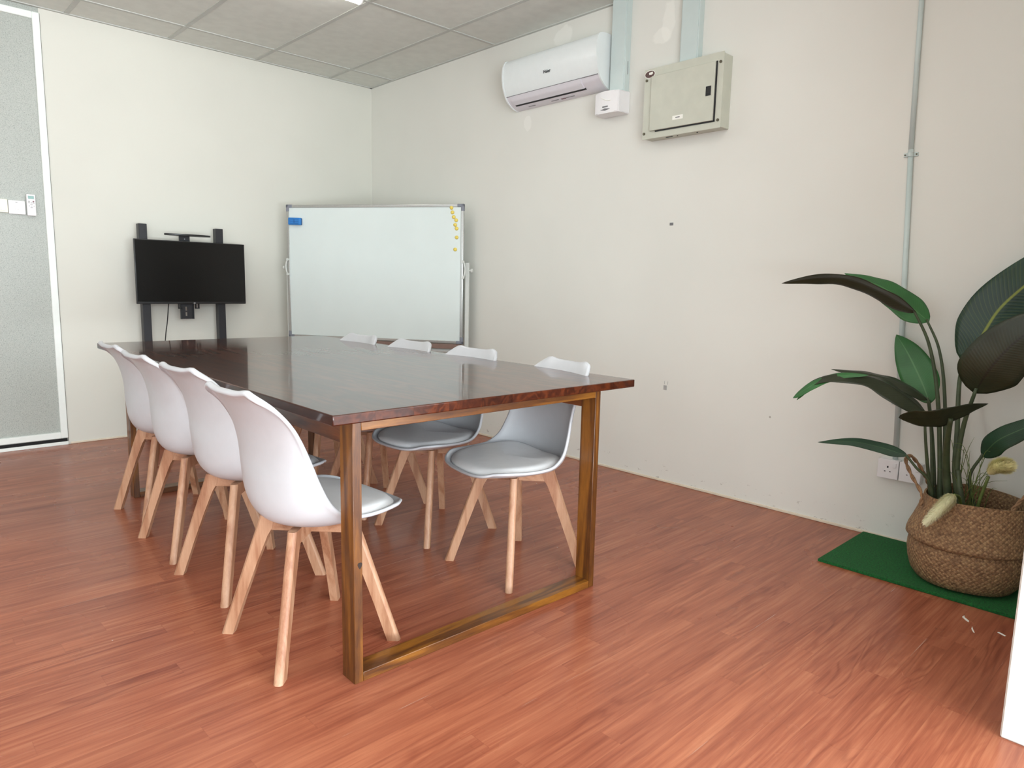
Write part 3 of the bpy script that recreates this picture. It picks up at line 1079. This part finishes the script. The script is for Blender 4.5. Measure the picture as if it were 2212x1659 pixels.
# trunking and small white box
dk = thing('cable_trunking', 'pale blue grey square trunking dropping beside the air conditioner', 'trunking', (0, -2.632, 0))
box('channel', -.045, 0, -.052, .055, 2.19, H, MT['duct'], dk, .002, 1)
box('cover', -.050, -.043, -.046, .049, 2.205, H, MT['duct'], dk, .002, 1)
bm = bmesh.new(); tube(bm, [(-.022, -.0525, 2.36), (-.021, -.0535, 2.33), (-.019, -.0525, 2.29)], .0018, 6); mk('scratch', bm, MT['ink'], dk)
d2 = thing('cable_trunking', 'pale green grey trunking running from the ceiling into the grey electrical box', 'trunking', (0, -3.092, 0))
box('channel', -.042, 0, -.055, .055, 2.245, H, MT['duct'], d2, .002, 1)
box('cover', -.047, -.040, -.049, .049, 2.245, H, MT['duct'], d2, .002, 1)

jb = thing('isolator_box', 'small white rounded box under the trunking, touching the air conditioner corner', 'electrical box', (0, -2.598, 0))
bm = bmesh.new()
out = []
for (px, py) in [(0, .092), (-.075, .086), (-.098, .080), (-.103, .05), (-.105, 0), (-.103, -.06), (-.098, -.090), (-.075, -.094), (0, -.096)]:
    out.append((px, py))
prism(bm, out, 'z', 2.078, 2.198)
for v in bm.verts:
    if v.co.z > 2.15:
        v.co.z += .008*(1-abs(v.co.y)/.1)-.006*(-v.co.x/.1)
bmesh.ops.bevel(bm, geom=[e for e in bm.edges], offset=.004, segments=2, affect='EDGES')
mk('case', bm, MT['switch'], jb, angle=30)
bm = bmesh.new(); tube(bm, [(-.1055, .028, 2.165), (-.1065, .008, 2.154), (-.106, -.010, 2.147), (-.1055, -.040, 2.143)], .0022, 8, 3); mk('molded_line', bm, MT['paper'], jb)
bm = bmesh.new(); bx(bm, -.1066, -.104, -.020, .018, 2.110, 2.117); mk('imprint', bm, MT['ink'], jb)
bm = bmesh.new(); prism(bm, [(.032, 2.098), (0, 2.104), (-.036, 2.099), (0, 2.092)], 'x', -.1068, -.103); mk('emblem', bm, MT['ink'], jb)

# electrical distribution box
db = thing('distribution_box', 'grey metal electrical distribution box with closed door on the right wall', 'electrical box', (0, -3.325, 0))
D = -.088
box('cabinet', D+.004, 0, .0, .468, 1.905, 2.258, MT['dbox'], db, .002, 1)
box('face_plate', D, D+.004, -.003, .471, 1.900, 2.263, MT['dbox'], db, .001, 1)
dd = box('door', D-.014, D, .036, .418, 1.938, 2.220, MT['dbox'], db, .003, 2)
bm = bmesh.new(); bx(bm, D-.006, D+.0005, .0295, .036, 1.934, 2.222); bx(bm, D-.006, D+.0005, .0295, .385, 1.932, 1.938); mk('door_gap', bm, MT['dark'], db)
bm = bmesh.new(); bx(bm, D-.017, D-.0135, .052, .081, 2.060, 2.106, .001, 1); lt = mk('latch', bm, MT['dark'], dd)
bm = bmesh.new(); bx(bm, D-.0185, D-.0165, .058, .075, 2.069, 2.097, .001, 1); mk('latch_button', bm, MT['blackplastic'], lt)
bm = bmesh.new(); bx(bm, D-.0150, D-.0135, .208, .272, 1.973, 1.994); st = mk('sticker', bm, MT['paper'], dd)
bm = bmesh.new(); bx(bm, D-.0154, D-.0145, .227, .253, 1.982, 1.9855); mk('print', bm, MT['ink_d'], st)
for y, z in ((.014, 2.215), (.012, 1.938), (.455, 2.206), (.458, 1.930)):
    bm = bmesh.new(); cyl(bm, (D+.001, y, z), (D-.005, y, z), .0072, 14, .0015); mk('screw', bm, MT['screw'], db, angle=40)
bm = bmesh.new()
prism(bm, [(.437+.0335*cos(2*pi*k/28), 2.236+.020*sin(2*pi*k/28)) for k in range(28)], 'x', D-.0008, D+.001); eb = mk('badge_rim', bm, MT['paper'], db)
bm = bmesh.new(); prism(bm, [(.437+.0305*cos(2*pi*k/28), 2.236+.0172*sin(2*pi*k/28)) for k in range(28)], 'x', D-.0014, D-.0006); mk('badge', bm, MT['maroon'], eb)
bm = bmesh.new(); prism(bm, [(.443, 2.244), (.421, 2.247), (.416, 2.238), (.425, 2.232), (.441, 2.233)], 'x', D-.002, D-.0013); mk('badge_mark', bm, MT['paper'], eb)
box('knockout_plate', -.07, -.02, .16, .34, 1.9035, 1.9055, MT['dbox'], db)
bm = bmesh.new(); bx(bm, -.055, -.045, .30, .34, 1.902, 1.9055); cyl(bm, (-.05, .27, 1.902), (-.05, .27, 1.906), .004, 10); cyl(bm, (-.05, .15, 1.902), (-.05, .15, 1.906), .004, 10); mk('slot', bm, MT['dark'], db)

# conduit pipe and sockets
cp = thing('conduit_pipe', 'thin pale grey conduit pipe running down the right wall behind the plant', 'pipe', (0, -4.2, 0))
bm = bmesh.new(); tube(bm, [(-.012, .035, H-.003), (-.012, .010, 1.68)], .0098, 16); tube(bm, [(-.012, .010, 1.70), (-.012, -.050, .372)], .0105, 16); mk('pipe', bm, MT['duct'], cp, smooth=True)
for z, y in ((1.68, .010), (.62, -.038)):
    bm = bmesh.new(); bx(bm, -.006, 0, y-.028, y+.028, z-.008, z+.008, .001, 1); tube(bm, [(-.012, y, z-.008), (-.012, y, z+.008)], .0125, 14)
    cs = mk('clip', bm, MT['duct'], cp, angle=40)
    bm = bmesh.new()
    for s in (-1, 1):
        cyl(bm, (-.009, y+s*.022, z), (-.005, y+s*.022, z), .0035, 8)
    mk('clip_screw', bm, MT['screw'], cs)


def socket(y0, label):
    t = thing('wall_socket', label, 'socket', (0, y0, .329), group='twin wall sockets behind the plant')
    box('back_box', -.034, 0, -.041, .041, -.042, .042, MT['switch'], t, .003)
    f = box('face_plate', -.045, -.033, -.043, .043, -.043, .043, MT['switch'], t, .003)
    bm = bmesh.new(); bx(bm, -.0458, -.044, -.003, .003, .006, .014); bx(bm, -.0458, -.044, -.0135, -.0075, -.012, -.0085); bx(bm, -.0458, -.044, .0075, .0135, -.012, -.0085)
    mk('pin_holes', bm, MT['dark'], f)
    bm = bmesh.new(); bx(bm, -.0495, -.0445, -.034, -.020, .010, .030, .001, 1); mk('rocker', bm, MT['switch'], f)
    return t


socket(-4.233, 'white three pin wall socket under the conduit, left one of the pair')
socket(-4.322, 'white wall socket seen through the basket handle, right one of the pair')

# wall marks that are real bits of hardware and filler
tag(box('wall_plug', -.004, 0, -3.026, -3.004, 1.442, 1.457, MT['ink'], None, .001, 1), 'tiny dark metal plug left in the middle of the right wall', 'wall plug')
bm = bmesh.new(); bx(bm, -.002, 0, -3.040, -3.018, .530, .556, .001, 1); bx(bm, -.0015, 0, -3.024, -3.0225, .562, .580); bx(bm, -.0015, 0, -3.046, -3.0445, .562, .580)
tag(mk('filler_patch', bm, MT['mark'], None), 'small grey patch mark low on the right wall beyond the table', 'patch')

# ------------------------------------------------------------------ switches and remote on the speckled partition
sw = thing('light_switch', 'white single light switch plate between the cream switch and the remote', 'switch', (-2.5175, 0, 1.503))
box('plate', -.043, .043, -.010, .004, -.041, .041, MT['switch'], sw, .003)
box('rocker', -.010, .010, -.014, -.009, -.012, .012, MT['switch'], sw, .002)
bm = bmesh.new(); bx(bm, -.006, .004, -.0106, -.0095, .030, .0325); mk('mark', bm, MT['dark'], sw)
s2 = thing('light_switch', 'cream coloured switch plate at the left edge of the photo', 'switch', (-2.606, 0, 1.507))
box('plate', -.043, .043, -.012, .004, -.040, .040, MT['switch_c'], s2, .003)
for x in (-.026, -.004, .018):
    box('rocker', x-.009, x+.010, -.016, -.011, -.028, -.004, MT['switch'], s2, .0015)
rc = thing('remote_control', 'white air conditioner remote with a green display, hung beside the switches', 'remote control', (-2.445, 0, 1.522))
box('holder', -.021, .021, -.010, .004, -.060, .030, MT['switch'], rc, .002)
hb = box('case', -.0235, .0235, -.026, -.010, -.065, .065, MT['switch'], rc, .005, 3)
box('display', -.0155, .0155, -.0268, -.025, .036, .055, MT['lcd'], rc, .001, 1)
bm = bmesh.new(); cyl(bm, (.011, -.0275, .0215), (.011, -.025, .0215), .0045, 14); mk('power_button', bm, MT['red'], rc)
bm = bmesh.new()
for x, z, w in ((-.012, .021, .005), (-.012, .0125, .005), (.001, .0125, .005), (.012, .0125, .004), (-.012, -.006, .003), (.001, -.006, .003), (.013, -.006, .003), (0, .004, .006), (0, -.015, .006)):
    bx(bm, x-w, x+w, -.0268, -.025, z-.0014, z+.0014)
mk('buttons', bm, MT['ink'], rc)

# ------------------------------------------------------------------ turf mat, basket and plant
TM = -.015
bm = bmesh.new()
bx(bm, -.508, TM, -4.925, -4.147, .0, .012, .002, 1)
tag(mk('turf_mat', bm, MT['turf'], None), 'green artificial turf mat on the floor under the plant basket', 'mat')

BC = Vector((-.296, -4.612, .012))
bk = thing('plant_basket', 'round belly basket of woven seagrass with rope handles on the green mat', 'basket', BC)
cfun = lambda z: (.004*max(0, (z-.2)/.13), -.016*max(0, (z-.2)/.13))
prof = [(0, .0), (.140, .0), (.162, .008), (.180, .032), (.191, .07), (.1965, .11), (.196, .130), (.193, .146), (.1895, .157), (.197, .159), (.205, .167),
        (.2045, .178), (.199, .200), (.190, .232), (.183, .262), (.177, .292), (.173, .322), (.1725, .332)]
inner = [(.166, .332), (.167, .29), (.178, .22), (.184, .16), (.17, .05), (0, .04)]
bm = bmesh.new(); lathe(bm, prof+inner, 96, cfun)
for v in bm.verts:                      # slightly slumped, not a perfect round
    a = atan2(v.co.y, v.co.x)
    k = 1+.012*sin(3*a+1)+.008*sin(5*a)
    v.co.x *= k; v.co.y *= k
    v.co.z += (.006*sin(2*a+.6))*max(0, (v.co.z-.19)/.14)
mk('woven_body', bm, MT['weave'], bk, angle=60)


def rope(bm, pts, r, twist=14):
    q = catmull(pts, 10)
    for ph in (0, pi):
        path = []
        T0 = None
        for i, p in enumerate(q):
            T = (q[min(i+1, len(q)-1)]-q[max(i-1, 0)]).normalized()
            N = T.cross(Vector((.3, .2, 1))).normalized()
            B = T.cross(N)
            a = ph+i*twist*2*pi/len(q)/2
            path.append(p+(N*cos(a)+B*sin(a))*r*.6)
        tube(bm, path, r*.72, 8)


def wl(x, y, z):
    return Vector((x, y, z))-BC


bm = bmesh.new(); rope(bm, [wl(-.415, -4.475, .30), wl(-.405, -4.470, .345), wl(-.39, -4.425, .405), wl(-.365, -4.394, .452), wl(-.335, -4.402, .466), wl(-.30, -4.430, .420), wl(-.27, -4.452, .360), wl(-.262, -4.462, .325)], .0058)
mk('handle', bm, MT['rope'], bk, smooth=True)
bm = bmesh.new(); rope(bm, [wl(-.40, -4.752, .31), wl(-.39, -4.757, .350), wl(-.36, -4.785, .400), wl(-.325, -4.812, .430), wl(-.29, -4.812, .415), wl(-.25, -4.790, .360), wl(-.24, -4.775, .32)], .0058)
mk('handle', bm, MT['rope'], bk, smooth=True)

pl = thing('artificial_plant', 'tall leafy bird of paradise plant growing out of the woven basket', 'plant', (BC.x, BC.y, .06))
PB = Vector((BC.x, BC.y, .06))
bm = bmesh.new(); lathe(bm, [(0, .0), (.160, .0), (.165, .06), (.158, .14), (0, .15)], 40); mk('soil', bm, MT['soil'], pl, angle=50)


def leaf(pts, width, mat, hint, fold=.35, base=.12, wav=.0, split=0, thick=.0012):
    """pts: midrib from base to tip; hint: direction the upper face looks to"""
    pts = [Vector(p)-PB for p in pts]
    N = 34
    q = catmull(pts, 12)
    # resample evenly
    L = [0]
    for a, b in zip(q, q[1:]):
        L.append(L[-1]+(b-a).length)
    P = []
    for i in range(N+1):
        s = L[-1]*i/N
        k = max(j for j in range(len(L)) if L[j] <= s+1e-9)
        k = min(k, len(q)-2)
        P.append(q[k].lerp(q[k+1], (s-L[k])/(L[k+1]-L[k]+1e-9)))
    bm = bmesh.new()
    uvl = bm.loops.layers.uv.new('UVMap')
    hint = Vector(hint).normalized()
    M_ = 5
    rows = []
    rnd = random.Random(int(width*1e4)+len(pts))
    ph = rnd.random()*6
    for i, p in enumerate(P):
        t = i/N
        T = (P[min(i+1, N)]-P[max(i-1, 0)]).normalized()
        side = T.cross(hint).normalized()
        nrm = side.cross(T).normalized()
        if t < base:
            w = sin(pi/2*(t/base))**.62
        else:
            w = (1-((t-base)/(1-base))**2.1)**.85
        w = max(w, .012)*width
        r = []
        for k in range(-M_, M_+1):
            a = k/M_
            droop = fold*abs(a)*w*(1-.25*abs(a))
            ww = wav*sin(t*22+ph+(2 if a > 0 else 0))*abs(a)**2*w
            back = -.10*width*abs(a)**1.5*(1-t)**6*1.6   # heart-shaped lobes at the base
            r.append((p+side*a*w+nrm*(-droop+ww)+T*back, (a*.5+.5, t)))
        rows.append(r)
    V = [[bm.verts.new(c[0]) for c in r] for r in rows]
    for i in range(N):
        for k in range(2*M_):
            if split and abs(k-M_+.5) > 1.2 and (i % split == split-1) and i > N*.25:
                continue
            f = bm.faces.new((V[i][k], V[i][k+1], V[i+1][k+1], V[i+1][k]))
            for lp, (a, b) in zip(f.loops, ((i, k), (i, k+1), (i+1, k+1), (i+1, k))):
                lp[uvl].uv = rows[a][b][1]
    bm.normal_update()
    me = bpy.data.meshes.new('leaf')
    geom = bm.faces[:]
    bmesh.ops.solidify(bm, geom=geom, thickness=thick)
    bm.to_mesh(me); bm.free()
    me.materials.append(mat)
    for p in me.polygons:
        p.use_smooth = True
    o = bpy.data.objects.new('leaf', me)
    COL.objects.link(o)
    o.parent = pl
    return o


def stalk(pts, r0, r1):
    bm = bmesh.new()
    n = len(pts)
    tube(bm, [Vector(p)-PB for p in pts], [r0+(r1-r0)*i/(n-1) for i in range(n)], 9, 6)
    o = mk('stem', bm, MT['stem'], pl, smooth=True)
    return o


VW = (-.95, -.2, .1)         # towards the open side of the room
# arching top-left leaf, dark side below, fresh side behind
leaf([(-.30, -4.351, 1.031), (-.32, -4.235, 1.100), (-.36, -4.112, 1.152), (-.38, -3.986, 1.153), (-.38, -3.845, 1.131)], .052, MT['leaf_b'], (.55, -.15, .8), .25, .16, .05)
leaf([(-.205, -4.372, .995), (-.22, -4.30, 1.055), (-.24, -4.20, 1.125), (-.25, -4.055, 1.178)], .060, MT['leaf_g'], (-.60, .25, .76), .25, .22, .04)
leaf([(-.36, -4.440, .650), (-.38, -4.375, .705), (-.41, -4.270, .765), (-.45, -4.150, .775), (-.46, -4.045, .735), (-.46, -3.985, .660)], .060, MT['leaf_b'], (-.35, .2, .9), .5, .2, .05)
leaf([(-.44, -4.250, .778), (-.46, -4.150, .766), (-.48, -4.060, .722), (-.48, -3.978, .655)], .021, MT['leaf_g'], (-.75, .1, .6), .1, .75, .05)
leaf([(-.47, -4.09, .745), (-.48, -4.05, .715), (-.475, -3.992, .648)], .010, MT['leaf_g'], (-.75, .1, .6), .1, .5, .05)
leaf([(-.27, -4.42, .690), (-.30, -4.33, .745), (-.31, -4.20, .772), (-.32, -4.062, .775)], .042, MT['leaf_b'], (-.3, .1, .95), .35, .2, .05)
leaf([(-.15, -4.395, .665), (-.14, -4.355, .745), (-.12, -4.290, .850), (-.10, -4.232, .925)], .068, MT['leaf_g'], (-.95, -.25, .15), .12, .34, .02)
leaf([(-.47, -4.392, .634), (-.48, -4.450, .642), (-.49, -4.520, .655), (-.45, -4.590, .690), (-.40, -4.648, .716)], .048, MT['leaf_b'], (.72, .15, .68), .05, .3, .04)
leaf([(-.42, -4.410, .483), (-.40, -4.305, .494), (-.38, -4.191, .493), (-.38, -4.055, .466)], .0235, MT['leaf'], (-.8, 0, .6), .15, .2, .03)
leaf([(-.14, -4.500, .850), (-.14, -4.545, .935), (-.12, -4.590, 1.045), (-.12, -4.665, 1.140), (-.14, -4.76, 1.24), (-.17, -4.855, 1.31)], .105, MT['leaf_y'], VW, .12, .26, .015)
leaf([(-.38, -4.603, .757), (-.41, -4.640, .834), (-.42, -4.690, .915), (-.42, -4.755, .99), (-.41, -4.84, 1.05)], .098, MT['leaf_b'], (-.9, -.35, .25), .12, .24, .015)
leaf([(-.31, -4.632, .510), (-.33, -4.672, .572), (-.34, -4.722, .615), (-.35, -4.79, .66), (-.36, -4.87, .69)], .045, MT['leaf'], (-.85, .1, .5), .15, .2, .03)
# stems from the trunk
B0 = lambda dx, dy: (BC.x+dx, BC.y+dy, .20)
stalk([B0(-.00, .10), (-.27, -4.490, .42), (-.27, -4.455, .70), (-.28, -4.410, .90), (-.30, -4.350, 1.032)], .011, .0045)
stalk([B0(.02, .09), (-.25, -4.500, .42), (-.235, -4.470, .70), (-.22, -4.430, .88), (-.205, -4.370, .998)], .009, .004)
stalk([B0(-.02, .11), (-.33, -4.468, .40), (-.36, -4.452, .55), (-.36, -4.440, .655)], .008, .004)
stalk([B0(-.01, .12), (-.27, -4.462, .42), (-.26, -4.440, .58), (-.27, -4.42, .695)], .008, .004)
stalk([B0(.03, .12), (-.22, -4.455, .42), (-.18, -4.420, .58), (-.15, -4.395, .67)], .008, .004)
stalk([B0(-.02, .05), (-.34, -4.530, .42), (-.40, -4.535, .55), (-.47, -4.555, .655)], .017, .008)
stalk([B0(-.02, .01), (-.34, -4.560, .42), (-.32, -4.545, .58), (-.24, -4.515, .76), (-.14, -4.500, .86)], .012, .006)
stalk([B0(-.03, -.01), (-.34, -4.565, .42), (-.35, -4.568, .60), (-.38, -4.603, .765)], .013, .006)
stalk([B0(-.04, .10), (-.38, -4.490, .38), (-.41, -4.445, .44), (-.42, -4.408, .485)], .006, .0045)
stalk([B0(-.02, -.06), (-.31, -4.600, .40), (-.31, -4.632, .515)], .007, .005)
stalk([B0(-.07, -.02), (-.37, -4.590, .36), (-.36, -4.570, .45)], .012, .009)
# thin grass blades
rg = random.Random(3)
for k in range(26):
    a = rg.uniform(-pi, pi)
    l = rg.uniform(.18, .38)
    sx, sy = -.31+rg.uniform(-.04, .03), -4.60+rg.uniform(-.05, .05)
    dx, dy = rg.uniform(-.10, .06), rg.uniform(-.15, .09)
    p = [Vector((sx, sy, .22)), Vector((sx+dx*.2, sy+dy*.25, .22+l*.55)), Vector((sx+dx*.55, sy+dy*.6, .22+l*.9)), Vector((sx+dx, sy+dy, .22+l*(.95+rg.uniform(-.1, .12))))]
    bm = bmesh.new(); tube(bm, [q-PB for q in p], [.0016, .0014, .0010, .0004], 5, 5); mk('grass_blade', bm, MT['grass'], pl, smooth=True)


def plume(pts, rad, mat, seed, stem_pts, label=None):
    r = random.Random(seed)
    P = catmull([Vector(p)-PB for p in pts], 10)
    bm = bmesh.new()
    n = len(P)
    core = [rad*.55*max(.15, sin(pi*min(.97, max(.04, (i/(n-1))*.9+.05)))**.6) for i in range(n)]
    tube(bm, P, core, 10)
    for k in range(3200):
        t = r.random()
        i = min(int(t*(n-1)), n-2)
        p = P[i].lerp(P[i+1], t*(n-1)-i)
        T = (P[min(i+1, n-1)]-P[i]).normalized()
        d = Vector((r.gauss(0, 1), r.gauss(0, 1), r.gauss(0, 1)))
        d = (d-T*d.dot(T)).normalized()
        env = sin(pi*min(.97, max(.05, t*.9+.05)))**.5
        tip = p+d*rad*env*r.uniform(.8, 1.12)+T*rad*r.uniform(.25, .7)
        s = d.cross(T).normalized()*.0007
        root = p+d*rad*.35*env
        mid = root.lerp(tip, .5)+d*rad*.08
        v = [bm.verts.new(q) for q in (root-s, root+s, mid+s, mid-s, tip)]
        bm.faces.new(v[:4]); bm.faces.new((v[3], v[2], v[4]))
    o = mk('flower_plume', bm, mat, pl, smooth=True)
    bm = bmesh.new(); tube(bm, [Vector(p)-PB for p in stem_pts], [.006, .006, .005], 8, 5); mk('stem', bm, MT['grass'], pl, smooth=True)
    return o


plume([(-.365, -4.668, .458), (-.375, -4.690, .486), (-.382, -4.712, .498), (-.386, -4.732, .503)], .034, MT['plume'], 5, [(-.33, -4.625, .21), (-.345, -4.645, .34), (-.362, -4.668, .446)])
plume([(-.455, -4.588, .372), (-.475, -4.582, .362), (-.505, -4.560, .325), (-.525, -4.527, .270)], .028, MT['plume_w'], 9, [(-.34, -4.60, .22), (-.39, -4.595, .345), (-.450, -4.589, .376)])


# flakes of white paint lying on the floor in front of the mat
def flake(pts, label):
    bm = bmesh.new(); prism(bm, pts, 'z', 0, .0012)
    tag(mk('paint_flake', bm, MT['paper'], None), label, 'paint flake', 'paint flakes on the floor')


flake([(-.606, -4.694), (-.622, -4.699), (-.640, -4.716), (-.652, -4.718), (-.645, -4.708), (-.625, -4.692)], 'curled white paint flake on the floor, closest to the green mat')
flake([(-.680, -4.734), (-.700, -4.742), (-.725, -4.752), (-.722, -4.747), (-.700, -4.737)], 'thin white paint flake on the floor, last of the curled pair away from the mat')
flake([(-.662, -4.802), (-.668, -4.810), (-.676, -4.825), (-.670, -4.827), (-.662, -4.816), (-.657, -4.806)], 'small white paint flake on the floor beside the white wall end')
